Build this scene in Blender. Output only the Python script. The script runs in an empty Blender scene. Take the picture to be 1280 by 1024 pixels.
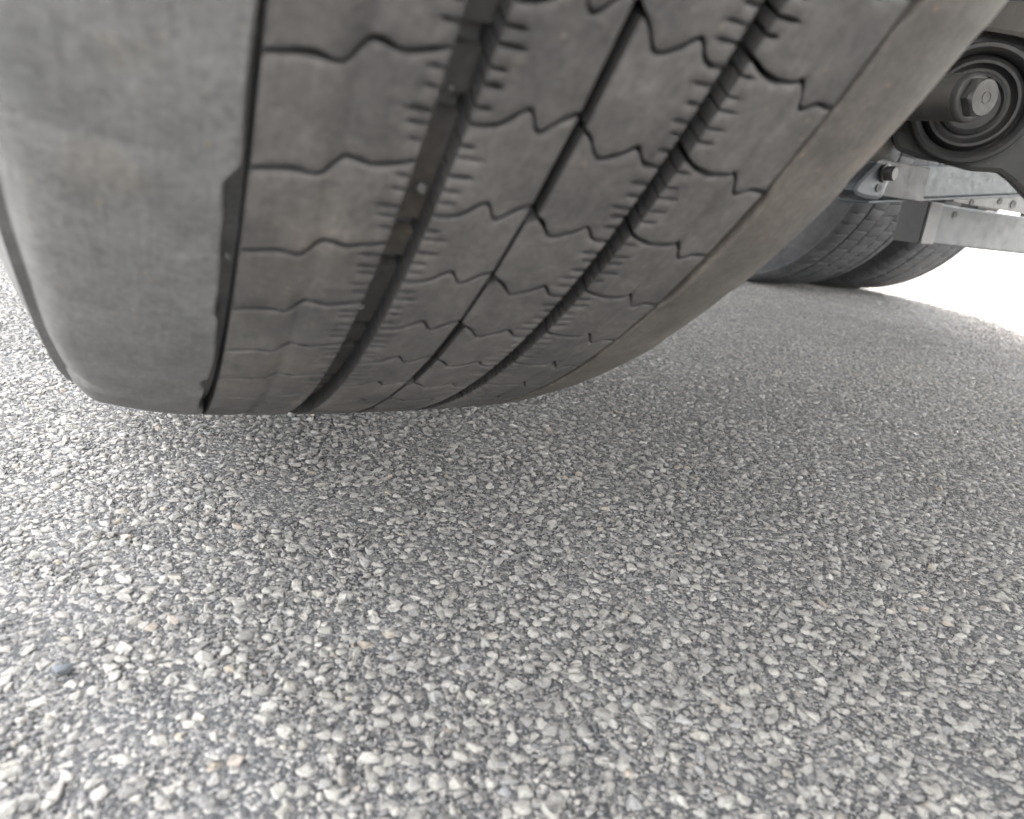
import bpy, bmesh, math, random
import numpy as np
from mathutils import Matrix, Vector
from mathutils.geometry import delaunay_2d_cdt
random.seed(7); rng = np.random.default_rng(11)
S = bpy.context.scene; COL = S.collection

# ------------------------------------------------------------------ camera
cam_data = bpy.data.cameras.new('camera'); cam = bpy.data.objects.new('camera', cam_data); COL.objects.link(cam)
CAM = Vector((0.0, -0.5662, 0.2165))
RIGHT = Vector((0.89615731, -0.42927633, 0.11235613))
DOWN = Vector((-0.03151961, -0.31414675, -0.94885106))
FWD = Vector((0.44261562, 0.8467784, -0.29505553))
m = Matrix((RIGHT, -DOWN, -FWD)).transposed().to_4x4(); m.translation = CAM
cam.matrix_world = m
cam_data.sensor_width = 36.0; cam_data.lens = 25.3125
cam_data.clip_start = 0.01; cam_data.clip_end = 2000
cam_data.dof.use_dof = True; cam_data.dof.focus_distance = 0.54; cam_data.dof.aperture_fstop = 10.0
S.camera = cam

# ------------------------------------------------------------------ light
SUN_AZ, SUN_EL = math.radians(48.0), math.radians(46.0)
W = bpy.data.worlds.new('World'); S.world = W; W.use_nodes = True
nt = W.node_tree; bg = nt.nodes['Background']
sky = nt.nodes.new('ShaderNodeTexSky'); sky.sky_type = 'NISHITA'; sky.sun_disc = False
sky.sun_elevation = SUN_EL; sky.sun_rotation = SUN_AZ
sky.air_density = 1.0; sky.dust_density = 3.5; sky.ozone_density = 1.0
tc = nt.nodes.new('ShaderNodeTexCoord'); cn = nt.nodes.new('ShaderNodeTexNoise'); cn.inputs['Scale'].default_value = 2.2; cn.inputs['Detail'].default_value = 7; cn.inputs['Roughness'].default_value = .58
cmap = nt.nodes.new('ShaderNodeMapping'); cmap.inputs['Scale'].default_value = (1, 1, 2.4); cr = nt.nodes.new('ShaderNodeValToRGB'); cr.color_ramp.elements[0].position = .36; cr.color_ramp.elements[1].position = .58
cmix = nt.nodes.new('ShaderNodeMix'); cmix.data_type = 'RGBA'; cmix.inputs[7].default_value = (9.0, 8.9, 8.7, 1)       # bright broken cloud
nt.links.new(tc.outputs['Generated'], cmap.inputs[0]); nt.links.new(cmap.outputs[0], cn.inputs['Vector']); nt.links.new(cn.outputs['Fac'], cr.inputs[0])
nt.links.new(cr.outputs[0], cmix.inputs[0]); nt.links.new(sky.outputs[0], cmix.inputs[6]); nt.links.new(cmix.outputs[2], bg.inputs[0]); bg.inputs[1].default_value = 0.15
sun_data = bpy.data.lights.new('sun', 'SUN'); sun_data.energy = 2.0; sun_data.angle = math.radians(3.0); sun_data.color = (1, .955, .89)
sun = bpy.data.objects.new('sun', sun_data); COL.objects.link(sun)
sd = Vector((math.sin(SUN_AZ)*math.cos(SUN_EL), math.cos(SUN_AZ)*math.cos(SUN_EL), math.sin(SUN_EL)))
sun.rotation_euler = sd.to_track_quat('Z', 'Y').to_euler(); sun.location = (6, 6, 8)
S.view_settings.view_transform = 'Standard'; S.view_settings.look = 'None'
S.view_settings.exposure = 3.33; S.view_settings.gamma = 1.0; S.view_settings.use_curve_mapping = False
S.view_settings.use_white_balance = True; S.view_settings.white_balance_temperature = 6650; S.view_settings.white_balance_tint = 10
S.render.engine = 'CYCLES'
S.cycles.max_bounces = 8; S.cycles.diffuse_bounces = 5; S.cycles.glossy_bounces = 3
S.cycles.use_denoising = True; S.render.filter_size = 1.2

# ------------------------------------------------------------------ materials
class NT:
    def __init__(s, name):
        s.m = bpy.data.materials.new(name); s.m.use_nodes = True; s.t = s.m.node_tree
        s.b = s.t.nodes['Principled BSDF']
    def n(s, typ, **kw):
        nd = s.t.nodes.new(typ)
        for k, v in kw.items(): setattr(nd, k, v)
        return nd
    def l(s, a, b): s.t.links.new(a, b)
    def coord(s, kind='Object'):
        return s.n('ShaderNodeTexCoord').outputs[kind]
    def noise(s, co, scale, detail=4, rough=.6):
        nd = s.n('ShaderNodeTexNoise'); nd.inputs['Scale'].default_value = scale
        nd.inputs['Detail'].default_value = detail; nd.inputs['Roughness'].default_value = rough
        s.l(co, nd.inputs['Vector']); return nd.outputs['Fac']
    def ramp(s, fac, stops, interp='LINEAR'):
        r = s.n('ShaderNodeValToRGB'); cr = r.color_ramp; cr.interpolation = interp
        while len(cr.elements) < len(stops): cr.elements.new(.5)
        for e, (p, c) in zip(cr.elements, stops):
            e.position = p; e.color = (c, c, c, 1) if isinstance(c, (int, float)) else (*c, 1)
        s.l(fac, r.inputs[0]); return r.outputs[0]
    def mix(s, fac, a, b, mode='MIX'):
        x = s.n('ShaderNodeMix', data_type='RGBA', blend_type=mode)
        for sock, v in ((x.inputs[0], fac), (x.inputs[6], a), (x.inputs[7], b)):
            if isinstance(v, (int, float)): sock.default_value = v
            elif isinstance(v, tuple): sock.default_value = (*v, 1)
            else: s.l(v, sock)
        return x.outputs[2]
    def bump(s, h, strength, dist):
        b = s.n('ShaderNodeBump'); b.inputs['Strength'].default_value = strength; b.inputs['Distance'].default_value = dist
        s.l(h, b.inputs['Height']); s.l(b.outputs[0], s.b.inputs['Normal']); return b
    def math(s, op, a, b):
        x = s.n('ShaderNodeMath', operation=op)
        for sock, v in zip(x.inputs, (a, b)):
            if isinstance(v, (int, float)): sock.default_value = v
            else: s.l(v, sock)
        return x.outputs[0]

def mat_rubber(name, base, dust, lo, hi, tan, tan_lo):
    q = NT(name); co = q.n('ShaderNodeNewGeometry').outputs['Position']
    n1 = q.noise(co, 26, 6, .62); n2 = q.noise(co, 9, 3, .5); n3 = q.noise(co, 420, 3, .6); n4 = q.noise(co, 130, 4, .65)
    c = q.mix(q.ramp(n1, [(lo, 0.0), (hi, 1.0)]), base, dust)
    c = q.mix(q.ramp(n2, [(tan_lo, 0.0), (tan_lo+.22, .85)]), c, tan)
    c = q.mix(q.ramp(n4, [(.63, 0.0), (.78, .5)]), c, tan)
    oi = q.n('ShaderNodeObjectInfo').outputs['Random']
    c = q.mix(1.0, c, q.ramp(oi, [(0, .9), (1, 1.08)]), 'MULTIPLY')
    c = q.mix(.8, c, q.ramp(n3, [(.3, .78), (.7, 1.22)]), 'MULTIPLY')
    n5 = q.noise(co, 55, 5, .7); c = q.mix(.8, c, q.ramp(n5, [(.32, .74), (.68, 1.22)]), 'MULTIPLY')
    mp = q.n('ShaderNodeMapping'); mp.inputs['Scale'].default_value = (1500, 45, 45); q.l(co, mp.inputs[0])
    n6 = q.noise(mp.outputs[0], 1.0, 3, .6); c = q.mix(.7, c, q.ramp(n6, [(.32, .86), (.5, 1.0), (.70, 1.16)]), 'MULTIPLY')      # scuffs along the running direction
    vs = q.n('ShaderNodeTexVoronoi'); vs.inputs['Scale'].default_value = 95; q.l(co, vs.inputs['Vector'])
    c = q.mix(q.ramp(vs.outputs['Distance'], [(.05, .7), (.11, 0.0)]), c, tan)      # specks of grit
    q.l(c, q.b.inputs['Base Color']); q.b.inputs['Roughness'].default_value = .72
    q.b.inputs['Specular IOR Level'].default_value = .35
    h = q.math('ADD', q.math('MULTIPLY', n3, .6), n4)
    q.bump(h, .35, .0012); return q.m

def mat_metal(name, c0, c1, rough, metallic, dirt, dirt_lo, scale=14):
    q = NT(name); co = q.n('ShaderNodeNewGeometry').outputs['Position']
    n1 = q.noise(co, scale, 6, .65); n2 = q.noise(co, scale*5, 5, .7); n3 = q.noise(co, scale*40, 2, .5)
    c = q.mix(q.ramp(n1, [(.3, 0.0), (.7, 1.0)]), c0, c1)
    c = q.mix(q.ramp(n2, [(dirt_lo, 0.0), (dirt_lo+.15, .8)]), c, dirt)
    q.l(c, q.b.inputs['Base Color']); q.b.inputs['Metallic'].default_value = metallic
    q.l(q.ramp(n2, [(.3, rough-.08), (.7, rough+.12)]), q.b.inputs['Roughness'])
    q.bump(q.math('ADD', n2, q.math('MULTIPLY', n3, .5)), .25, .0008); return q.m

M_TREAD = mat_rubber('worn_tread_rubber', (.046, .043, .0415), (.086, .080, .076), .32, .68, (.120, .100, .082), .58)
M_SHOULDER = mat_rubber('dusty_shoulder_rubber', (.052, .047, .043), (.080, .070, .061), .33, .62, (.135, .100, .073), .56)
M_LEFT = mat_rubber('scuffed_hazed_shoulder_rubber', (.098, .097, .097), (.122, .119, .116), .25, .75, (.145, .112, .080), .60)  # scuffed; paler than the other shoulder, haze and skylight put into the colour
M_WALL = mat_rubber('sidewall_rubber', (.085, .084, .083), (.13, .125, .12), .35, .65, (.12, .105, .09), .62)
M_WALL.node_tree.nodes['Principled BSDF'].inputs['Roughness'].default_value = .45; M_WALL.node_tree.nodes['Principled BSDF'].inputs['Specular IOR Level'].default_value = .5
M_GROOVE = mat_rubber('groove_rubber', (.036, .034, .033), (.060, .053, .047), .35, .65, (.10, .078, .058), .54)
M_CUT = mat_rubber('clean_shaded_cut_rubber', (.022, .021, .021), (.036, .034, .033), .35, .65, (.06, .054, .048), .66)  # dust-free cut faces, blackened so the sipes look shaded
M_FAR = mat_rubber('clean_tread_rubber', (.048, .050, .054), (.070, .070, .072), .35, .65, (.08, .075, .069), .64)
M_CAST = mat_metal('dark_cast_iron', (.014, .0145, .0155), (.027, .0255, .0245), .6, 0.0, (.12, .085, .06), .60, 20)
M_BUSH = mat_metal('bush_rubber', (.012, .012, .013), (.03, .027, .026), .6, 0.0, (.07, .055, .045), .62, 30)
M_BOLT = mat_metal('weathered_zinc_bolt', (.040, .039, .038), (.072, .069, .066), .55, .35, (.10, .072, .052), .58, 40)
M_RUST = mat_metal('rust_dusted_steel', (.045, .041, .038), (.075, .066, .058), .7, .1, (.11, .085, .062), .58, 25)
M_GALV = mat_metal('galvanised_steel', (.034, .039, .045), (.048, .054, .060), .5, .3, (.11, .115, .12), .66, 18)
M_GREY = mat_metal('grey_painted_steel', (.040, .044, .047), (.052, .056, .059), .5, 0.0, (.040, .040, .039), .66, 9)
M_STRIP = mat_metal('pale_zinc_strip', (.075, .075, .074), (.10, .10, .097), .5, .2, (.06, .058, .055), .66, 20)
M_CHASSIS = mat_metal('chassis_black', (.02, .02, .021), (.04, .038, .037), .55, 0.0, (.09, .075, .06), .62, 8)
M_BODY = mat_metal('white_body_panel', (.62, .63, .63), (.68, .69, .69), .4, 0.0, (.4, .38, .35), .72, 2)
M_UNDER = mat_metal('pale_deck_underside', (.24, .235, .23), (.30, .295, .285), .75, 0.0, (.18, .16, .14), .62, 5)

STONE_STOPS = [(0, (.12, .118, .116)), (.15, (.170, .165, .156)), (.40, (.210, .203, .189)), (.65, (.240, .232, .215)), (.84, (.262, .254, .237)),
               (.90, (.170, .173, .176)), (.94, (.235, .220, .192)), (.968, (.205, .21, .193)), (.982, (.235, .20, .17)), (.992, (.235, .205, .16)), (1, (.32, .315, .30))]
GRIT_STOPS = [(0, (.062, .063, .067)), (.4, (.118, .118, .120)), (.7, (.170, .167, .163)), (.88, (.225, .220, .210)), (1, (.29, .285, .272))]
def mat_stone(name, stops):
    q = NT(name); co = q.coord('Object'); pos = q.n('ShaderNodeNewGeometry').outputs['Position']
    oi = q.n('ShaderNodeObjectInfo').outputs['Random']
    c = q.ramp(oi, stops)
    n1 = q.noise(pos, 700, 4, .7); n2 = q.noise(pos, 260, 3, .6); n0 = q.noise(pos, 5, 4, .6)
    c = q.mix(.75, c, q.ramp(n1, [(.3, .62), (.55, 1.0), (.75, 1.22)]), 'MULTIPLY')
    c = q.mix(q.ramp(n2, [(.54, 0.0), (.72, .6)]), c, (.15, .148, .15))     # bitumen film left on the stones
    c = q.mix(.6, c, q.ramp(n0, [(.3, .78), (.7, 1.14)]), 'MULTIPLY')
    q.l(c, q.b.inputs['Base Color']); q.b.inputs['Roughness'].default_value = .6; q.b.inputs['Specular IOR Level'].default_value = .5
    q.bump(q.math('ADD', n1, n2), .7, .0014); return q.m
M_STONE = mat_stone('weathered_aggregate', STONE_STOPS); M_GRIT = mat_stone('bitumen_coated_grit', GRIT_STOPS)

def mat_asphalt():
    q = NT('asphalt'); co = q.n('ShaderNodeNewGeometry').outputs['Position']
    v = q.n('ShaderNodeTexVoronoi'); v.inputs['Scale'].default_value = 520; q.l(co, v.inputs['Vector'])
    v2 = q.n('ShaderNodeTexVoronoi'); v2.inputs['Scale'].default_value = 145; q.l(co, v2.inputs['Vector'])
    sep = q.n('ShaderNodeSeparateColor'); q.l(v.outputs['Color'], sep.inputs[0])
    sep2 = q.n('ShaderNodeSeparateColor'); q.l(v2.outputs['Color'], sep2.inputs[0])
    fine = q.ramp(sep.outputs[0], [(0, (.035, .036, .039)), (.45, (.065, .066, .07)), (.75, (.14, .138, .135)), (1, (.27, .265, .255))])
    big = q.ramp(sep2.outputs[0], [(0, .07), (.4, .13), (.75, .18), (1, .24)])
    big = q.mix(q.ramp(v2.outputs['Distance'], [(.35, 0.0), (.6, .9)]), big, (.09, .09, .092))
    geo = q.n('ShaderNodeVectorMath', operation='LENGTH'); q.l(co, geo.inputs[0])
    far = q.ramp(q.math('MULTIPLY', geo.outputs['Value'], .1), [(.26, 0.0), (.40, 1.0)])
    c = q.mix(far, fine, big)
    n0 = q.noise(co, 5, 4, .6)
    c = q.mix(.6, c, q.ramp(n0, [(.3, .78), (.7, 1.14)]), 'MULTIPLY')
    q.l(c, q.b.inputs['Base Color']); q.b.inputs['Roughness'].default_value = .85
    n = q.noise(co, 330, 5, .7)
    q.bump(q.math('ADD', n, q.math('MULTIPLY', v.outputs['Distance'], -.7)), .9, .002); return q.m
M_ASPHALT = mat_asphalt()

# ------------------------------------------------------------------ helpers
def link(name, me, mat, parent=None, loc=(0, 0, 0), rot=(0, 0, 0)):
    if isinstance(me, bmesh.types.BMesh):
        bm = me; me = bpy.data.meshes.new(name); bm.to_mesh(me); bm.free()
    if mat is not None and not me.materials: me.materials.append(mat)
    o = bpy.data.objects.new(name, me); COL.objects.link(o)
    o.parent = parent; o.location = loc; o.rotation_euler = rot
    return o
def empty(name, loc, parent=None):
    o = bpy.data.objects.new(name, None); COL.objects.link(o); o.location = loc; o.parent = parent; o.empty_display_size = .1
    return o
def mesh_py(name, v, f, smooth=True):
    me = bpy.data.meshes.new(name); me.from_pydata([tuple(p) for p in v], [], f); me.update()
    if smooth:
        me.polygons.foreach_set('use_smooth', [True]*len(me.polygons))
    return me
def box(x0, x1, y0, y1, z0, z1, bev=.004, seg=2):
    bm = bmesh.new(); r = bmesh.ops.create_cube(bm, size=1)
    bmesh.ops.scale(bm, vec=(x1-x0, y1-y0, z1-z0), verts=bm.verts)
    bmesh.ops.translate(bm, vec=((x0+x1)/2, (y0+y1)/2, (z0+z1)/2), verts=bm.verts)
    if bev: bmesh.ops.bevel(bm, geom=bm.edges[:], offset=bev, segments=seg, affect='EDGES', profile=.5)
    return bm
def lathe(prof, n=48, frame=None, smooth_angle=40):
    """profile of (radius, height) spun about local Z, placed by a 4x4 frame"""
    bm = bmesh.new(); rows = []
    for r, h in prof:
        if r < 1e-6: rows.append([bm.verts.new((0, 0, h))])
        else: rows.append([bm.verts.new((r*math.cos(2*math.pi*i/n), r*math.sin(2*math.pi*i/n), h)) for i in range(n)])
    for a, b in zip(rows, rows[1:]):
        for i in range(n):
            j = (i+1) % n
            if len(a) == 1 and len(b) == 1: continue
            if len(a) == 1: bm.faces.new((a[0], b[j], b[i]))
            elif len(b) == 1: bm.faces.new((a[i], a[j], b[0]))
            else: bm.faces.new((a[i], a[j], b[j], b[i]))
    bmesh.ops.recalc_face_normals(bm, faces=bm.faces)
    for f in bm.faces: f.smooth = True
    for e in bm.edges:
        if len(e.link_faces) == 2 and e.calc_face_angle(0) > math.radians(smooth_angle): e.smooth = False
    if frame: bm.transform(frame)
    return bm
def prism(poly, h0, h1, frame, bev=.003):
    bm = bmesh.new()
    vs = [bm.verts.new((x, y, h0)) for x, y in poly]; f = bm.faces.new(vs)
    r = bmesh.ops.extrude_face_region(bm, geom=[f]); up = [g for g in r['geom'] if isinstance(g, bmesh.types.BMVert)]
    bmesh.ops.translate(bm, vec=(0, 0, h1-h0), verts=up)
    bmesh.ops.recalc_face_normals(bm, faces=bm.faces)
    if bev: bmesh.ops.bevel(bm, geom=bm.edges[:], offset=bev, segments=2, affect='EDGES', profile=.6)
    bm.transform(frame); return bm
def frame_of(o, z, up=(0, 0, 1)):
    z = Vector(z).normalized(); x = Vector(up).cross(z).normalized(); y = z.cross(x)
    f = Matrix((x, y, z)).transposed().to_4x4(); f.translation = Vector(o); return f

# ------------------------------------------------------------------ ground sheet
g = bpy.data.meshes.new('asphalt_ground'); L = 300
xs = [-L, -60, -12, -3, -1, -.5, 0, .5, 1, 2, 3, 6, 14, 60, L]
gv = [(x, y, 0) for y in xs for x in xs]; nX = len(xs)
g.from_pydata(gv, [], [(j*nX+i, j*nX+i+1, (j+1)*nX+i+1, (j+1)*nX+i) for j in range(nX-1) for i in range(nX-1)]); g.update()
ground = link('asphalt_ground', g, M_ASPHALT); ground['kind'] = 'structure'
ground['label'] = 'worn grey asphalt with exposed pale aggregate stones under the truck'

# ------------------------------------------------------------------ the truck
truck = empty('truck', (1.1, 0, 0))
truck['label'] = 'truck seen from underneath, with its lifted rear wheel hanging close above the asphalt'
truck['category'] = 'truck'
TO = Vector((1.1, 0, 0))
def tpart(name, bm, mat, label=None):
    if isinstance(bm, bmesh.types.BMesh): bm.transform(Matrix.Translation(-TO))
    o = link(name, bm, mat, truck)
    if label: o['label'] = label
    return o

body = tpart('flat_bed', box(-.06, 2.37, -6.5, 2.05, 1.22, 1.40, .02), M_BODY)
fl = link('floor_panel', box(-.04-1.1, 2.35-1.1, -6.48, 2.03, 1.185, 1.217, .003), M_UNDER, body)
for x in (.68, 1.52):
    r = tpart('chassis_rail', box(x-.035, x+.035, -6.4, 2.02, .90, 1.18, .006), M_CHASSIS)
tpart('sun_block_rail', box(2.325, 2.368, -6.45, 2.0, .92, 1.217, .006), M_CHASSIS)  # unseen rail, added to block stray sun from the ground
for y in (-4.5, -3.2, -2, -.9, -.2, .65, 1.95):
    tpart('cross_member', box(.718, 1.482, y-.04, y+.04, .95, 1.12, .006), M_CHASSIS)
for y, z in ((0.0, .55), (1.316, .5)):
    tpart('axle_beam', lathe([(0, 0), (.055, 0), (.055, 1.5), (0, 1.5)], 32, frame_of((.35, y, z), (1, 0, 0))), M_CHASSIS)

# ---- tyres.  Tyre frame: X is the axle, angle th counted from -Y downwards.
R = 0.5; KC = .3323; XC = .1045
def crown(x, r0=R, k=.26, xc=XC): return r0 - k*(x-xc)**2
def smoothwave(pts, n=40):
    p = np.array(pts); u = np.linspace(0, 1, n); d = np.interp(u, p[:, 0], p[:, 1])
    for _ in range(5):
        d[1:-1] = .25*d[:-2]+.5*d[1:-1]+.25*d[2:]
    return u, d
def block_mesh(name, x0, x1, slant, wave, pitch, sipe, depth, notch_left=0, notch_right=0, mid=None, grid=.0022, top=crown, bulge=0.0, seed=0, n=40, soft=.0004, mats=None):
    """one tread block: outline cut by wavy sipes, comb slits in its edges, crowned top and walls down to the groove floor"""
    rs = random.Random(seed)
    u, d = smoothwave(wave, n); P = pitch
    wob = [0]*n if n < 20 else np.convolve(np.random.default_rng(seed+500).normal(0, .011, n+6), [.15, .2, .3, .2, .15], 'same')[3:n+3]
    wob2 = [0]*n if n < 20 else np.convolve(np.random.default_rng(seed+900).normal(0, .011, n+6), [.15, .2, .3, .2, .15], 'same')[3:n+3]
    lo = [(x0+(x1-x0)*a, (slant*(a-.5) + b)*P + sipe/2) for a, b in zip(u, d)]
    hi = [(x, s + P - sipe + w*P) for (x, s), w in zip(lo, wob2)]
    lo = [(x, s + w*P) for (x, s), w in zip(lo, wob)]
    def side(xe, sgn, nn, s0, s1, inner):
        pts = []
        for k in range(nn):
            f = (k+1)/(nn+1) + rs.uniform(-.03, .03); s = s0+(s1-s0)*f; ln = inner*rs.uniform(.65, 1.3); w = .0006*rs.uniform(.7, 1.4)
            pts += [(xe, s-w), (xe+sgn*ln*.6, s-w*1.1 + sgn*slant*ln*.25*0), (xe+sgn*ln, s), (xe+sgn*ln*.6, s+w*1.1), (xe, s+w)]
        return pts
    right = side(x1, -1, notch_right, lo[-1][1], hi[-1][1], .0070)
    left = side(x0, 1, notch_left, lo[0][1], hi[0][1], .0074)
    if bulge:
        a, b = lo[0][1], hi[0][1]
        left = [(x0-bulge, a+(b-a)*.08), (x0-bulge, a+(b-a)*.92)]
    out = lo + right + hi[::-1] + [(x, s) for x, s in left[::-1]]
    o = np.array(out)
    # points just inside the outline (rounded edge) and a grid over the top
    nx = np.roll(o, -1, 0)-np.roll(o, 1, 0); nrm = np.stack([-nx[:, 1], nx[:, 0]], 1); nrm /= np.maximum(np.linalg.norm(nrm, axis=1, keepdims=True), 1e-9)
    inner = o+nrm*.0008
    gx, gs = np.meshgrid(np.arange(x0-.004, x1+.004, grid), np.arange(o[:, 1].min(), o[:, 1].max(), grid)); gp = np.stack([gx.ravel(), gs.ravel()], 1)
    def inside(p):
        c = np.zeros(len(p), bool); a = o; b = np.roll(o, -1, 0)
        for (ax, ay), (bx, by) in zip(a, b):
            if ay == by: continue
            cond = ((ay > p[:, 1]) != (by > p[:, 1])) & (p[:, 0] < (bx-ax)*(p[:, 1]-ay)/(by-ay)+ax); c ^= cond
        return c
    def dist(p):
        dm = np.full(len(p), 9.0)
        for q0, q1 in zip(o, np.roll(o, -1, 0)):
            e = q1-q0; t = np.clip(((p-q0)@e)/max(e@e, 1e-12), 0, 1); dm = np.minimum(dm, np.linalg.norm(p-q0-t[:, None]*e, axis=1))
        return dm
    inner = inner[inside(inner) & (dist(inner) > .0005)]
    gp = gp[inside(gp) & (dist(gp) > .0013)]
    pts = np.concatenate([o, inner, gp]); no = len(o)
    vv, ee, ff, *_ = delaunay_2d_cdt([Vector(p) for p in pts], [(i, (i+1) % no) for i in range(no)], [], 1, 1e-7)
    vv = np.array([(p.x, p.y) for p in vv]); dv = dist(vv); onb = dv < 1e-5
    fin = []
    cen = np.array([vv[list(f)].mean(0) for f in ff]); ok = inside(cen)
    fin = [f for f, k in zip(ff, ok) if k]
    def to3(x, s, r): th = s/R; return (x, -r*math.cos(th), -r*math.sin(th))
    V = []; F = []
    for (x, s), e in zip(vv, dv):
        r = top(x)
        if mid is not None:
            q = (x-mid[0])/mid[1]; r -= mid[2]*math.exp(-q*q*q*q)
        if e < .0008: r -= soft*(1-e/.0008)**2
        V.append(to3(x, s, r))
    for f in fin:
        a, b, c = (Vector(V[i]) for i in f[:3]); nn = (b-a).cross(c-a); ctr = (a+b+c)/3
        F.append(tuple(f) if nn.dot(Vector((0, ctr.y, ctr.z))) > 0 else tuple(reversed(f)))
    nt_ = len(F)
    # walls
    cnt = {}
    for f in F:
        for i in range(len(f)):
            e = (f[i], f[(i+1) % len(f)]); cnt[e] = 1
    for (a, b) in [e for e in cnt if (e[1], e[0]) not in cnt]:
        i = len(V)
        for k in (a, b): V.append(V[k])
        for k in (b, a):
            x, s = vv[k]; V.append(to3(x, s, top(x)-depth))
        F.append((i+1, i, i+3, i+2))
    me = bpy.data.meshes.new(name); me.from_pydata(V, [], F); me.update()
    me.polygons.foreach_set('use_smooth', [i < nt_ for i in range(len(F))])
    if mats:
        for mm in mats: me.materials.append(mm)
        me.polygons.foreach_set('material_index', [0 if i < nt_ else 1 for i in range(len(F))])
    return me

def sweep(name, prof_fn, th0, th1, n, mat=None):
    """sweep a cross profile (function of angle -> list of (x, r)) round the axle"""
    V = []; F = []; full = abs(th1-th0-2*math.pi) < 1e-6
    for i in range(n if full else n+1):
        th = th0+(th1-th0)*i/n; pr = prof_fn(th); k = len(pr)
        V += [(x, -r*math.cos(th), -r*math.sin(th)) for x, r in pr]
    rows = n if full else n+1
    for i in range(n):
        j = (i+1) % rows
        for a in range(k-1): F.append((i*k+a, i*k+a+1, j*k+a+1, j*k+a))
    bm = bmesh.new(); me = mesh_py(name, V, F); bm.from_mesh(me); bmesh.ops.recalc_face_normals(bm, faces=bm.faces)
    for e in bm.edges:
        if len(e.link_faces) == 2 and e.calc_face_angle(0) > math.radians(38): e.smooth = False
    bm.to_mesh(me); bm.free(); return me

# ---- the near tyre (single, on the lifted axle)
TC = Vector((0, 0, .55))
GR = [.0229, .0632, .0737, .1023, .1065, .1367, .1441, .1836]     # rib edges
XL, XR = -.035, .237
def carcass_profile(th):
    b = [(0.02, .292), (-.012, .30), (-.036, .325), (-.050, .36), (-.0525, .385), (-.0545, .389), (-.0545, .396), (-.053, .40), (-.052, .425), (-.0535, .429), (-.0535, .440), (-.048, .456), (-.0430, .466), (-.0385, .479)]
    t = [(-.030, .478), (.016, crown(.016)-.0085), (.0232, crown(.0232)-.0085), (.026, crown(.026)-.0125), (.06, crown(.06)-.0125), (.1045, crown(.1045)-.0125), (.148, crown(.148)-.0125), (.186, crown(.186)-.0125), (.232, .478)]
    c = [(XL+XR-x, r) for x, r in b[::-1]]
    return b+t+c
near = link('tyre', sweep('near_tyre_carcass', carcass_profile, 0, 2*math.pi, 240), M_WALL, truck, TC-TO)
near['label'] = 'wide worn tyre with dusty wavy-cut tread blocks, raised just off the asphalt'
NP = 96; PITCH = 2*math.pi/NP; PS = PITCH*R; SIPE = .0018; DEP = .012
W1 = [(0, 0), (.25, .01), (.33, .05), (.38, .11), (.45, .11), (.50, 0), (.54, -.08), (.6, -.09), (.68, 0), (.75, .02), (1, 0)]
W2 = [(0, 0), (.15, .03), (.29, .03), (.4, -.05), (.5, -.13), (.57, -.03), (.64, .14), (.7, .16), (.78, .10), (.87, .02), (1, 0)]
W3 = [(0, 0), (.12, .04), (.2, .16), (.27, .20), (.4, .11), (.52, .02), (.62, -.11), (.68, -.09), (.75, .03), (.85, .04), (1, 0)]
W4 = [(0, 0), (.1, .04), (.25, .06), (.4, .03), (.55, -.05), (.60, -.11), (.66, .16), (.72, .17), (.82, .02), (.92, .02), (1, 0)]
ribs = [ # x0, x1, phase at centre (deg), slant (pitches), wave, notches left/right, shallow centre channel
    (GR[0], GR[1], 38.24, -.30, W1, 0, 5, (.0435, .0024, .0011)),
    (GR[2], GR[3], 39.38, -.25, W2, 5, 0, None),
    (GR[4], GR[5], 39.90, .25, W3, 0, 5, None),
    (GR[6], GR[7], 36.65, .28, W4, 5, 0, (.1665, .0016, .0009))]
TH0, TH1 = math.radians(14), math.radians(96)
rest = bmesh.new(); rest_bars = bmesh.new()
def rotx(me, a):
    b = bmesh.new(); b.from_mesh(me); b.transform(Matrix.Rotation(a, 4, 'X')); t = bpy.data.meshes.new('t'); b.to_mesh(t); b.free(); return t
for ri, (x0, x1, ph, sl, wv, nl, nr, mid) in enumerate(ribs):
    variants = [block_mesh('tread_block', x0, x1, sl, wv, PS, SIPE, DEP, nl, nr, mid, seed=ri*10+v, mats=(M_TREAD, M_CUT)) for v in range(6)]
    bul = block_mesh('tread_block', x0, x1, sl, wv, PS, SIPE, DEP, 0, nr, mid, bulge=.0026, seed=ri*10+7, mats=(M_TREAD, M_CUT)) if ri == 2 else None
    coarse = block_mesh('coarse_block', x0, x1, sl, [wv[0], wv[3], wv[6], wv[-1]], PS, SIPE, DEP, 0, 0, None, grid=.014, n=8)
    for k in range(NP):
        a = math.radians(ph)+(k-12)*PITCH; aw = (a+math.pi) % (2*math.pi)-math.pi
        if TH0 < aw < TH1:
            me = variants[(k*7+ri+(k*k)//5) % 6]
            if bul is not None and k % 4 in (1, 2): me = bul
            link('tread_block', me, M_TREAD, near, (0, 0, 0), (aw, 0, 0))
        else:
            t = rotx(coarse, a); rest.from_mesh(t); bpy.data.meshes.remove(t)
o = link('tread_block', rest, M_TREAD, near); o['kind'] = 'stuff'
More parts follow.
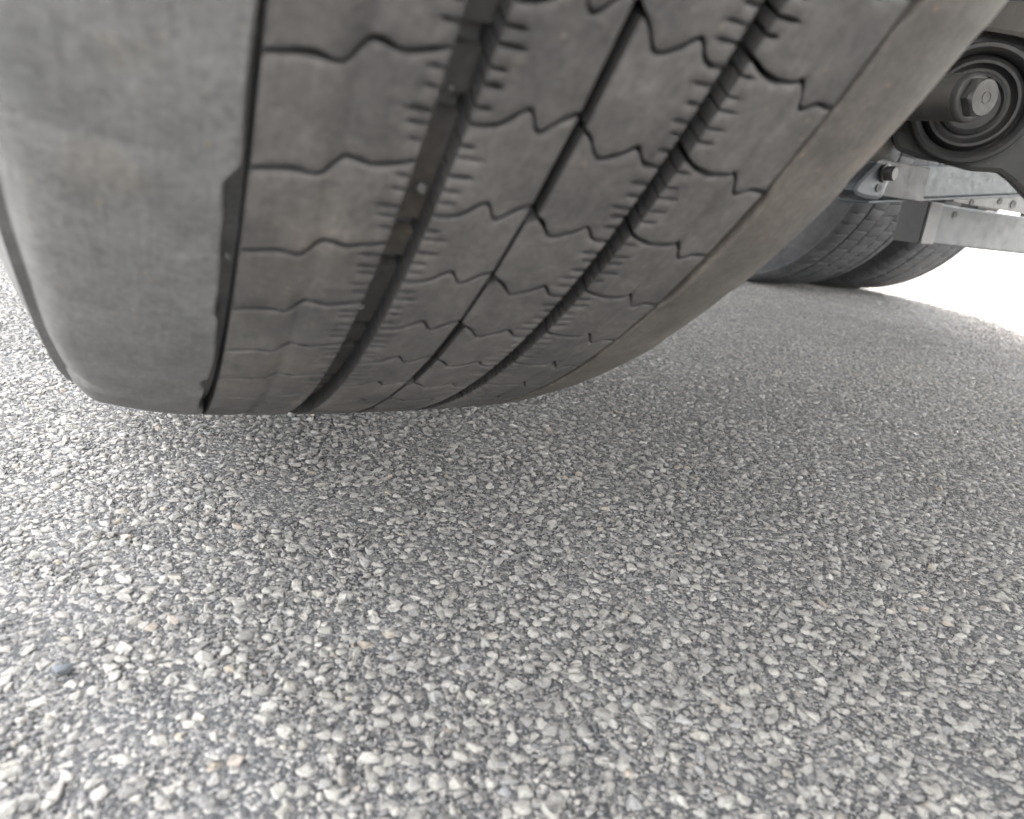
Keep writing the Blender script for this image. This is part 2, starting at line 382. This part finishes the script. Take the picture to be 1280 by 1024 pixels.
# raised bars on the groove floors, with gaps at every sipe end
def bar_mesh(x0, x1, ang, slant):
    b = bmesh.new(); n = 5; V = []
    for i in range(n+1):
        th = (i/n-.5)*ang
        for x, r, dt in ((x0, R-.0122, 0), (x0, crown(x0)-.0085, 0), (x1, crown(x1)-.0085, slant), (x1, R-.0122, slant)):
            tt = th+dt; V.append(b.verts.new((x, -r*math.cos(tt), -r*math.sin(tt))))
    for i in range(n):
        for k in range(3): b.faces.new((V[i*4+k], V[i*4+k+1], V[i*4+5+k], V[i*4+4+k]))
    b.faces.new(V[0:4]); b.faces.new(V[-4:])
    bmesh.ops.recalc_face_normals(b, faces=b.faces)
    me = bpy.data.meshes.new('groove_bar'); b.to_mesh(me); b.free(); return me
for x0, x1, pa, pb in ((GR[1]-.0005, GR[2]+.0005, 37.68, 39.85), (GR[5]-.0005, GR[6]+.0005, 40.37, 43.63)):
    d = pb-pa; gap = .75                                   # pits come in pairs, every second pitch
    for off, span in ((0, d), (d, 7.5-d)):
        me = bar_mesh(x0, x1, math.radians(span-gap), 0)
        for k in range(0, NP, 2):
            a = math.radians(pa+off+span/2)+(k-12)*PITCH; aw = (a+math.pi) % (2*math.pi)-math.pi
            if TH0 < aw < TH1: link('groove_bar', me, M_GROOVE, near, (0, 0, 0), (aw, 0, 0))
# smooth shoulder ribs; the edge towards the decoupling groove steps in and out as it wears
def steps(th, tab, default):
    d = math.degrees(th)
    for i, (a, b, v) in enumerate(tab):
        if a <= d < b:
            if i and d < a+.9:
                t = (d-a)/.9; t = t*t*(3-2*t); return tab[i-1][2]*(1-t)+v*t
            return v
    return default
LT = [(-180, 35, .003), (35, 42.4, .0022), (42.4, 43.9, .0060), (43.9, 50.4, .0050), (50.4, 57.4, .0034), (57.4, 59.0, .0064), (59, 66, .0048), (66, 72, .002), (72, 180, .003)]
RT = [(-180, 33.6, .0044), (33.6, 40.6, .0019), (40.6, 47.8, .0044), (47.8, 54, .0017), (54, 62, .0034), (62, 180, .0015)]
def left_prof(th):
    xi = GR[0]-steps(th, LT, .003) + .0003*math.sin(th*61)
    e = .0012*math.sin(th*37)*math.sin(th*11)
    xo = XL + .0032*math.exp(-((math.degrees(th)-62.5)/.8)**2)
    def t(x):
        q = (xi-x)/.05; return crown(xi)-.002*q-.0075*max(q, 0)**2
    return [(xo-.0035, R-.036), (xo-.001, R-.027), (xo, R-.0205+e*.5), (xo+.0022, R-.0158+e), (xo+.006, t(XL+.006)-.0012+e), (xo+.010, t(XL+.010)+e*.3), (-.015, t(-.015)), (-.002, t(-.002)), (.010, t(.010)), (xi-.0008, t(xi)), (xi, crown(xi)-.0008), (xi+.0006, R-.0165)]
def right_prof(th):
    xi = GR[7]+steps(th, RT, .002) + .0002*math.sin(th*53)
    def t(x):
        q = (x-xi)/.045; return crown(xi)-.001*q-.0095*max(q, 0)**2
    p = [(xi-.0006, R-.0165), (xi, crown(xi)-.0008), (xi+.0008, t(xi)), (.200, t(.200)), (.212, t(.212)), (XR-.010, t(XR-.010)), (XR-.006, t(XR-.006)-.0008), (XR-.002, R-.0160), (XR, R-.0205), (XR+.001, R-.027), (XR+.0035, R-.036)]
    return p
for fn, mm in ((left_prof, M_LEFT), (right_prof, M_SHOULDER)):
    link('shoulder_rib', sweep('shoulder_rib', fn, 0, 2*math.pi, 1440), mm, near)
def rim_bm(x_out, width, r, sgn, cx):
    p = [(r, 0), (r+.012, .006), (r+.012, .014), (r-.004, .022), (r-.02, width*.5), (r-.004, width-.022), (r+.012, width-.014), (r+.012, width-.006), (r, width)]
    return lathe(p, 64, frame_of((x_out, 0, 0), (1, 0, 0)))
rim = link('rim', rim_bm(-.01, .222, .29, 1, 0), M_CHASSIS, truck, TC-TO)
link('wheel_disc', lathe([(.0, .06), (.08, .06), (.14, .05), (.2, .03), (.27, .035), (.272, .05), (.2, .045), (.14, .065), (0, .075)], 48, frame_of((.0, 0, 0), (1, 0, 0))), M_GALV, rim)
link('brake_drum', lathe([(0, 0), (.19, 0), (.205, .02), (.205, .17), (.19, .19), (.06, .19), (0, .19)], 48, frame_of((.10, 0, 0), (1, 0, 0))), M_CAST, rim)

# ---- dual tyres on the next axle
def dual_carcass(w):
    def f(th):
        b = [(.05, .292), (.015, .30), (-.006, .33), (-.016, .37), (-.018, .40), (-.013, .44), (-.004, .462), (.0, .474)]
        t = [(.004, .482), (w/2, .4875), (w-.004, .482)]
        return b+t+[(w-x, r) for x, r in b[::-1]]
    return f
DW = .27
def dcrown(x): return R - .42*(x-DW/2)**2 - 22*max(abs(x-DW/2)-.11, 0)**2
DN = 84; DP = 2*math.pi/DN
DE = [(0.001, .0545), (.0605, .1135), (.1147, .1685), (.1697, .2215), (.2275, DW-.001)]
DW_ = [(0, 0), (.3, .08), (.5, 0), (.7, -.08), (1, 0)]
dmesh = [block_mesh('tread_block', a, b, .12*(1 if i % 2 else -1), DW_, DP*R, .0018, .013, 0, 0, None, grid=.008, top=dcrown, n=14, soft=.0012) for i, (a, b) in enumerate(DE)]
dcoarse = [block_mesh('coarse_block', a, b, .12*(1 if i % 2 else -1), [(0, 0), (1, 0)], DP*R, .0022, .013, 0, 0, None, grid=.02, top=dcrown, n=3) for i, (a, b) in enumerate(DE)]
car_me = sweep('dual_carcass', dual_carcass(DW), 0, 2*math.pi, 120)
restd = bmesh.new()
for i, me in enumerate(dcoarse):
    for k in range(DN):
        a = k*DP+i*.4*DP; aw = (a+math.pi) % (2*math.pi)-math.pi
        if not (math.radians(30) < aw < math.radians(97)):
            t = rotx(me, a); restd.from_mesh(t); bpy.data.meshes.remove(t)
restd_me = bpy.data.meshes.new('tread_block'); restd.to_mesh(restd_me); restd.free()
allb = bmesh.new()
for i, me in enumerate(dcoarse):
    for k in range(DN):
        t = rotx(me, k*DP+i*.4*DP); allb.from_mesh(t); bpy.data.meshes.remove(t)
all_me = bpy.data.meshes.new('tread_block'); allb.to_mesh(all_me); allb.free()
YD = 1.316
for x, detail, lab in ((1.742, True, 'inner tyre of the dual wheel on the far side, resting on the asphalt'), (2.096, True, 'outer tyre of the dual wheel on the far side, beside the sunlit ground'), (-.135, False, 'outer tyre of the dual wheel behind the lifted tyre'), (.215, False, 'inner tyre of the dual wheel behind the lifted tyre')):
    ty = link('tyre', car_me, M_FAR, truck, Vector((x, YD, R-.002))-TO); ty['label'] = lab
    if detail:
        for i, me in enumerate(dmesh):
            for k in range(DN):
                a = k*DP+i*.4*DP; aw = (a+math.pi) % (2*math.pi)-math.pi
                if math.radians(30) < aw < math.radians(97): link('tread_block', me, M_FAR, ty, (0, 0, 0), (aw, 0, 0))
        s = link('tread_block', restd_me, M_FAR, ty); s['kind'] = 'stuff'
    else:
        s = link('tread_block', all_me, M_FAR, ty); s['kind'] = 'stuff'
    rm = link('rim', rim_bm(.02, .23, .29, 1, 0), M_CHASSIS, truck, Vector((x, YD, R-.002))-TO)
    link('wheel_disc', lathe([(.0, .16), (.14, .16), (.2, .18), (.27, .175), (.272, .16), (.2, .165), (.14, .145), (0, .145)], 48, frame_of((.0, 0, 0), (1, 0, 0))), M_GALV, rm)

# ---- suspension arm with its big bolt
A0 = Vector((.8492, .0104, .3661)); AX = Vector((-.7199, -.6799, -.1400))
AF = frame_of(A0, AX)       # local x = right, y = up, z = towards the rear
ap = [(-.07, -.058), (-.045, -.066), (-.015, -.069), (.016, -.075), (.045, -.074), (.056, -.080), (.064, -.085), (.085, -.102), (.16, -.145), (.22, -.145), (.26, -.10), (.26, .10), (.10, .115), (-.06, .115), (-.085, .10), (-.085, -.03)]
arm_bm = prism(ap, -.045, -.012, AF, .006)
arm = tpart('suspension_arm', arm_bm, M_CAST, 'dark cast suspension arm with a round bush eye beside the lifted tyre')
def apart(name, bm, mat):
    bm.transform(Matrix.Translation(-TO)); return link(name, bm, mat, arm)
EC = AF @ Matrix.Translation((-.004, -.002, 0))
apart('eye_collar', lathe([(.052, -.02), (.064, -.02), (.064, .004), (.0625, .007), (.0585, .008), (.054, .004), (.052, -.004)], 64, EC), M_CAST)
apart('rubber_bush', lathe([(.0525, -.019), (.0505, -.006), (.0475, -.001), (.0455, .003), (.0425, .003), (.041, -.002), (.037, -.006), (.034, -.006), (.0325, 0.0), (.0295, .002), (.027, -.002), (0, -.002)], 64, EC), M_BUSH)
apart('upper_lip', prism([(-.075, .070), (-.03, .072), (.02, .066), (.06, .050), (.10, .02), (.125, .03), (.10, .075), (.05, .098), (-.08, .105)], -.0115, .010, AF, .005), M_RUST)
BF = frame_of((.7594, -.0411, .3553), (-.10, -1.0, -.06))
pin = apart('pin', lathe([(0, -.16), (.0235, -.16), (.0235, -.006), (.0245, -.003), (0, -.003)], 40, BF), M_RUST)
apart('bolt_flange', lathe([(0, -.0028), (.0238, -.0028), (.0244, 0), (.0238, .0028), (.0222, .0048), (.0195, .0056), (0, .0056)], 48, BF), M_BOLT)
hexb = bmesh.new(); hr = .0205
hp = [(hr*math.cos(math.radians(60*i+8)), hr*math.sin(math.radians(60*i+8))) for i in range(6)]
hex_bm = prism(hp, .0058, .0155, BF, 0)
cap = lathe([(.0205, .0156), (.0178, .0172), (.0170, .0175), (0, .0175)], 36, BF)
hexb.free(); t = bpy.data.meshes.new('t'); 
# chamfered hexagon head: hexagon clipped by a cone
hb = bmesh.new(); rows = []
for h, rr in ((.0058, 1.0), (.0150, 1.0), (.0172, None)):
    row = []
    for i in range(36):
        a = 2*math.pi*i/36; apo = hr*math.cos(math.radians(30)); rel = (a-math.radians(8)) % (math.pi/3)-math.pi/6
        rx = apo/math.cos(rel)
        if rr is None: rx = apo*.955
        else: rx = min(rx, hr*(.99 if h > .01 else 1))
        zz = h - (.0014*((rx-apo)/(hr-apo)) if (rr and h > .01) else 0)
        row.append(hb.verts.new((rx*math.cos(a), rx*math.sin(a), zz)))
    rows.append(row)
for a_, b_ in zip(rows, rows[1:]):
    for i in range(36): hb.faces.new((a_[i], a_[(i+1) % 36], b_[(i+1) % 36], b_[i]))
hb.faces.new(rows[-1]); hb.transform(BF); hex_bm.free(); cap.free()
apart('bolt_head', hb, M_BOLT)
apart('grade_mark', lathe([(.0052, .0172), (.0052, .0176), (.0060, .0176), (.0060, .0172)], 24, BF @ Matrix.Translation((.002, 0, 0))), M_BOLT)
apart('grease_tube', lathe([(0, 0), (.017, 0), (.019, .004), (.019, .50), (0, .50)], 32, frame_of((.82, .10, .315), (-1, .02, .0))), M_RUST)

tpart('suspension_hanger', box(.885, .985, -.22, .02, .46, .948, .008), M_CHASSIS)

# ---- galvanised bar with its end clamp
def quadbar(pts, y0, y1, bev=.003):
    f = Matrix(((1, 0, 0, 0), (0, 0, -1, 0), (0, 1, 0, 0), (0, 0, 0, 1)))   # (x, z, h) -> (x, -h, z)
    return prism(pts, -y1, -y0, f, bev)
bar = tpart('support_bar', quadbar([(.935, .309), (.935, .262), (.985, .259), (1.303, .298), (1.75, .352), (1.75, .372), (1.215, .333), (1.02, .313)], .2, .235), M_GALV, 'tapered galvanised steel bar running across under the truck')
bar_flange = link('bar_flange', box(-.16, .62, .196, .25, -.004, 0, .001), M_GALV, bar)
bar_flange.location = (.0, 0, .2735); bar_flange.rotation_euler = (0, -math.atan2(.039, .318), 0)
clamp = tpart('end_clamp', quadbar([(.850, .262), (.858, .2555), (.880, .253), (.905, .254), (.912, .260), (.918, .286), (.912, .298), (.900, .302), (.884, .302), (.868, .287), (.855, .273)], .150, .1985, .006), M_GALV)
bm = lathe([(0, 0), (.0125, 0), (.0125, .002), (.0095, .003), (.0095, .012), (.008, .014), (0, .014)], 24, frame_of((.903, .150, .290), (.2, -1, 0))); bm.transform(Matrix.Translation(-TO)); link('clamp_bolt', bm, M_BOLT, clamp)
bm = lathe([(0, 0), (.0055, 0), (.0055, .001), (.004, .0012), (0, .0005)], 20, frame_of((.897, .1497, .270), (0, -1, 0))); bm.transform(Matrix.Translation(-TO)); link('clamp_hole', bm, M_BUSH, clamp)
bm = box(.93, 1.052, .19, .1985, .262, .312, .002); bm.transform(Matrix.Translation(-TO)); link('bar_end_shade', bm, M_CHASSIS, bar)  # dark sheet over the bar, standing in for the shadowed recess

strip = tpart('punched_strip', quadbar([(1.36, .295), (1.36, .281), (2.0, .274), (2.0, .355), (1.56, .316)], .35, .358, .001), M_STRIP, 'pale punched metal strip above the grey box beam')
for x, z, r in ((1.415, .285, .006), (1.50, .295, .006), (1.545, .293, .008), (1.59, .308, .007)):
    bm = lathe([(0, 0), (r, 0), (r, .001), (r*.6, .0006), (0, 0.0004)], 18, frame_of((x, .3496, z), (0, -1, 0))); bm.transform(Matrix.Translation(-TO)); link('punched_hole', bm, M_BUSH, strip)
beam = tpart('box_beam', box(1.511, 1.97, .5, .565, .198, .284, .004), M_GREY, 'pale grey painted box beam crossing in front of the far dual tyres')
bm = box(1.507, 1.548, .4955, .4995, .197, .285, .0008); bm.transform(Matrix.Translation(-TO)); link('end_plate', bm, M_STRIP, beam)
bm = box(1.505, 1.5105, .501, .566, .196, .286, .001); bm.transform(Matrix.Translation(-TO)); link('end_face_shade', bm, M_CHASSIS, beam)  # near-black slab paints the shade on the beam's end face
bm = lathe([(0, 0), (.007, 0), (.007, .001), (.004, .0006), (0, .0004)], 18, frame_of((1.60, .4993, .266), (0, -1, 0))); bm.transform(Matrix.Translation(-TO)); link('rivet_hole', bm, M_BUSH, beam)
for x in (1.70, 1.93):
    bm = box(x-.02, x+.02, .505, .545, .2842, .948, .003); bm.transform(Matrix.Translation(-TO)); link('hanger_strut', bm, M_CHASSIS, beam)

# ------------------------------------------------------------------ aggregate stones set in the asphalt
def stone_mesh(seed, mat=None):
    """crushed stone: convex hull of scattered points, corners knocked off, worn top"""
    r = np.random.default_rng(seed); n = int(r.integers(11, 18))
    v = r.normal(size=(n, 3)); v /= np.linalg.norm(v, axis=1, keepdims=True); v *= r.uniform(.82, 1.08, (n, 1))
    v[:, 2] = np.minimum(v[:, 2], r.uniform(.55, .8)+.12*v[:, 0]*r.uniform(-1, 1))
    v *= np.array([r.uniform(.95, 1.35), r.uniform(.72, .98), r.uniform(.58, .85)])
    bm = bmesh.new(); vs = [bm.verts.new(p) for p in v]
    h = bmesh.ops.convex_hull(bm, input=vs)
    bmesh.ops.delete(bm, geom=[g for g in h['geom_interior'] if isinstance(g, bmesh.types.BMVert)], context='VERTS')
    bmesh.ops.dissolve_limit(bm, angle_limit=math.radians(12), verts=bm.verts, edges=bm.edges)
    bmesh.ops.bevel(bm, geom=bm.edges[:], offset=.19, segments=2, affect='EDGES', profile=.5, clamp_overlap=True)
    bmesh.ops.triangulate(bm, faces=bm.faces)
    for p in bm.verts: p.co += Vector(r.normal(0, .018, 3))
    bmesh.ops.recalc_face_normals(bm, faces=bm.faces)
    for f in bm.faces: f.smooth = True
    me = bpy.data.meshes.new('stone'); bm.to_mesh(me); bm.free(); me.materials.append(mat or M_STONE); return me
NVAR = 36
smesh = [stone_mesh(100+i) for i in range(NVAR)]; gmesh = [stone_mesh(300+i, M_GRIT) for i in range(NVAR)]
Rm = np.array([RIGHT[:], DOWN[:], FWD[:]])
def in_view(p, mx, my):
    q = (p-np.array(CAM))@Rm.T; z = np.maximum(q[:, 2], .02)
    x = 640+900*q[:, 0]/z; y = 512+900*q[:, 1]/z
    return (q[:, 2] > .05) & (x > -mx) & (x < 1280+mx) & (y < 1024+my), x, y, z
def jitter_grid(cell, rmax, keep):
    n = int(2*rmax/cell); i, j = np.meshgrid(np.arange(n), np.arange(n))
    p = np.stack([(i+rng.uniform(0, 1, i.shape))*cell-rmax, (j+rng.uniform(0, 1, i.shape))*cell-rmax], -1).reshape(-1, 2)
    p = p[rng.uniform(0, 1, len(p)) < keep]; p += np.array(CAM)[:2]
    d = np.linalg.norm(p-np.array(CAM)[:2], axis=1); p = p[d < rmax]
    P = np.column_stack([p, np.zeros(len(p))]); ok, *_ = in_view(P, 1000, 1100)
    return P[ok]
sets = []; cls = []
for cell, rmax, keep, smin, smax, zl, zh in ((.0068, 3.8, .95, .0028, .0053, -.0005, .0011), (.0041, 2.2, .95, .0012, .0024, -.0003, .0009), (.0023, 1.0, .95, .0006, .0011, .0000, .0008)):
    P = jitter_grid(cell, rmax, keep); n = len(P)
    sc = smin+(smax-smin)*rng.beta(1.3, 2.4, n)
    # ravelled patches: some of the larger stones have gone, the rest sit lower
    pn = sum(a*np.sin(P[:, 0]*fx+P[:, 1]*fy+p0) for a, fx, fy, p0 in ((.5, 31, 17, 1.), (.45, -23, 41, 2.2), (.4, 57, 38, .4), (.35, 71, -63, 3.1), (.3, 12, -9, 5.)))
    low = np.clip((pn-.35)/1.1, 0, 1)
    P[:, 2] = rng.uniform(zl, zh, n)-sc*.22-low*.0007+.0005*np.sin(P[:, 0]*83+1+2*np.sin(P[:, 1]*29))*np.sin(P[:, 1]*71+2*np.sin(P[:, 0]*37))
    if cell > .005:
        kp = rng.uniform(0, 1, n) > low*.15; P, sc = P[kp], sc[kp]
    sets.append((P, sc)); cls.append(np.full(len(P), len(cls)))
P = np.concatenate([a for a, b in sets]); sc = np.concatenate([b for a, b in sets]); n = len(P)
rot = np.column_stack([rng.normal(0, .22, n), rng.normal(0, .22, n), rng.uniform(0, 2*math.pi, n)])
var = rng.integers(0, NVAR, n)
for x, d, sz in ((.0705, 43.2, .0022), (.0668, 50.6, .0018), (.1395, 41.6, .0016), (.1412, 47.9, .0020), (.1045, 46.1, .0015), (.0205, 47.5, .0014), (.1660, 48.6, .0013), (.0690, 39.3, .0012)):
    a = math.radians(d); r_ = R-(.0075 if x < .16 else .0025)
    o = link('trapped_stone', smesh[int(d*10) % NVAR], None, near, (x, -r_*math.cos(a), -r_*math.sin(a)), (d, x*40, 1)); o.scale = (sz,)*3
slate = stone_mesh(77); slate.materials[0] = mat_metal('bluish_slate', (.070, .079, .092), (.095, .104, .118), .6, 0.0, (.16, .165, .17), .62, 300)
o = link('stone', slate, None, ground, (-.0403, -.2637, .0022), (.1, -.25, .7)); o.scale = (.0062, .0050, .0050)
o['label'] = 'bluish slate chip lying loose on the asphalt'
# the 300 stones that show largest become objects of their own
ok, px, py, dz = in_view(P, -4, -4)
size = np.where(ok & (py > 600) & (sc > .0028), sc/dz, 0); big = np.argsort(-size)[:299]
for i in big:
    o = link('stone', smesh[var[i]], None, ground, P[i], rot[i]); o.scale = (sc[i],)*3
cls = np.concatenate(cls); mask = np.ones(n, bool); mask[big] = False
def scatter(name, meshes, sel):
    src = bpy.data.collections.new(name+'_shapes')
    for me in meshes: src.objects.link(bpy.data.objects.new(name+'_shape', me))
    pm = bpy.data.meshes.new(name); pm.vertices.add(int(sel.sum())); pm.vertices.foreach_set('co', P[sel].ravel())
    for nm, typ, dat, key in (('size', 'FLOAT', sc[sel], 'value'), ('turn', 'FLOAT_VECTOR', rot[sel].ravel(), 'vector'), ('pick', 'INT', var[sel], 'value')):
        at = pm.attributes.new(nm, typ, 'POINT'); at.data.foreach_set(key, dat)
    pm.update()
    agg = link(name, pm, M_STONE, ground); agg['kind'] = 'stuff'
    ng = bpy.data.node_groups.new('scatter', 'GeometryNodeTree')
    ng.interface.new_socket('Geometry', in_out='INPUT', socket_type='NodeSocketGeometry'); ng.interface.new_socket('Geometry', in_out='OUTPUT', socket_type='NodeSocketGeometry')
    gi = ng.nodes.new('NodeGroupInput'); go = ng.nodes.new('NodeGroupOutput'); iop = ng.nodes.new('GeometryNodeInstanceOnPoints'); ci = ng.nodes.new('GeometryNodeCollectionInfo')
    ci.inputs['Collection'].default_value = src; ci.inputs['Separate Children'].default_value = True; ci.inputs['Reset Children'].default_value = True
    def attr(nm, dt):
        a = ng.nodes.new('GeometryNodeInputNamedAttribute'); a.data_type = dt; a.inputs['Name'].default_value = nm; return a.outputs['Attribute']
    iop.inputs['Pick Instance'].default_value = True
    ng.links.new(gi.outputs[0], iop.inputs['Points']); ng.links.new(ci.outputs[0], iop.inputs['Instance'])
    ng.links.new(attr('pick', 'INT'), iop.inputs['Instance Index']); ng.links.new(attr('size', 'FLOAT'), iop.inputs['Scale'])
    e2r = ng.nodes.new('FunctionNodeEulerToRotation'); ng.links.new(attr('turn', 'FLOAT_VECTOR'), e2r.inputs[0]); ng.links.new(e2r.outputs[0], iop.inputs['Rotation'])
    ng.links.new(iop.outputs[0], go.inputs[0])
    md = agg.modifiers.new('scatter', 'NODES'); md.node_group = ng
pale = (cls == 0) | ((cls == 1) & (rng.uniform(0, 1, n) < .45))       # bare stone, the rest still coated with bitumen
scatter('aggregate', smesh, mask & pale)
scatter('grit', gmesh, mask & ~pale)
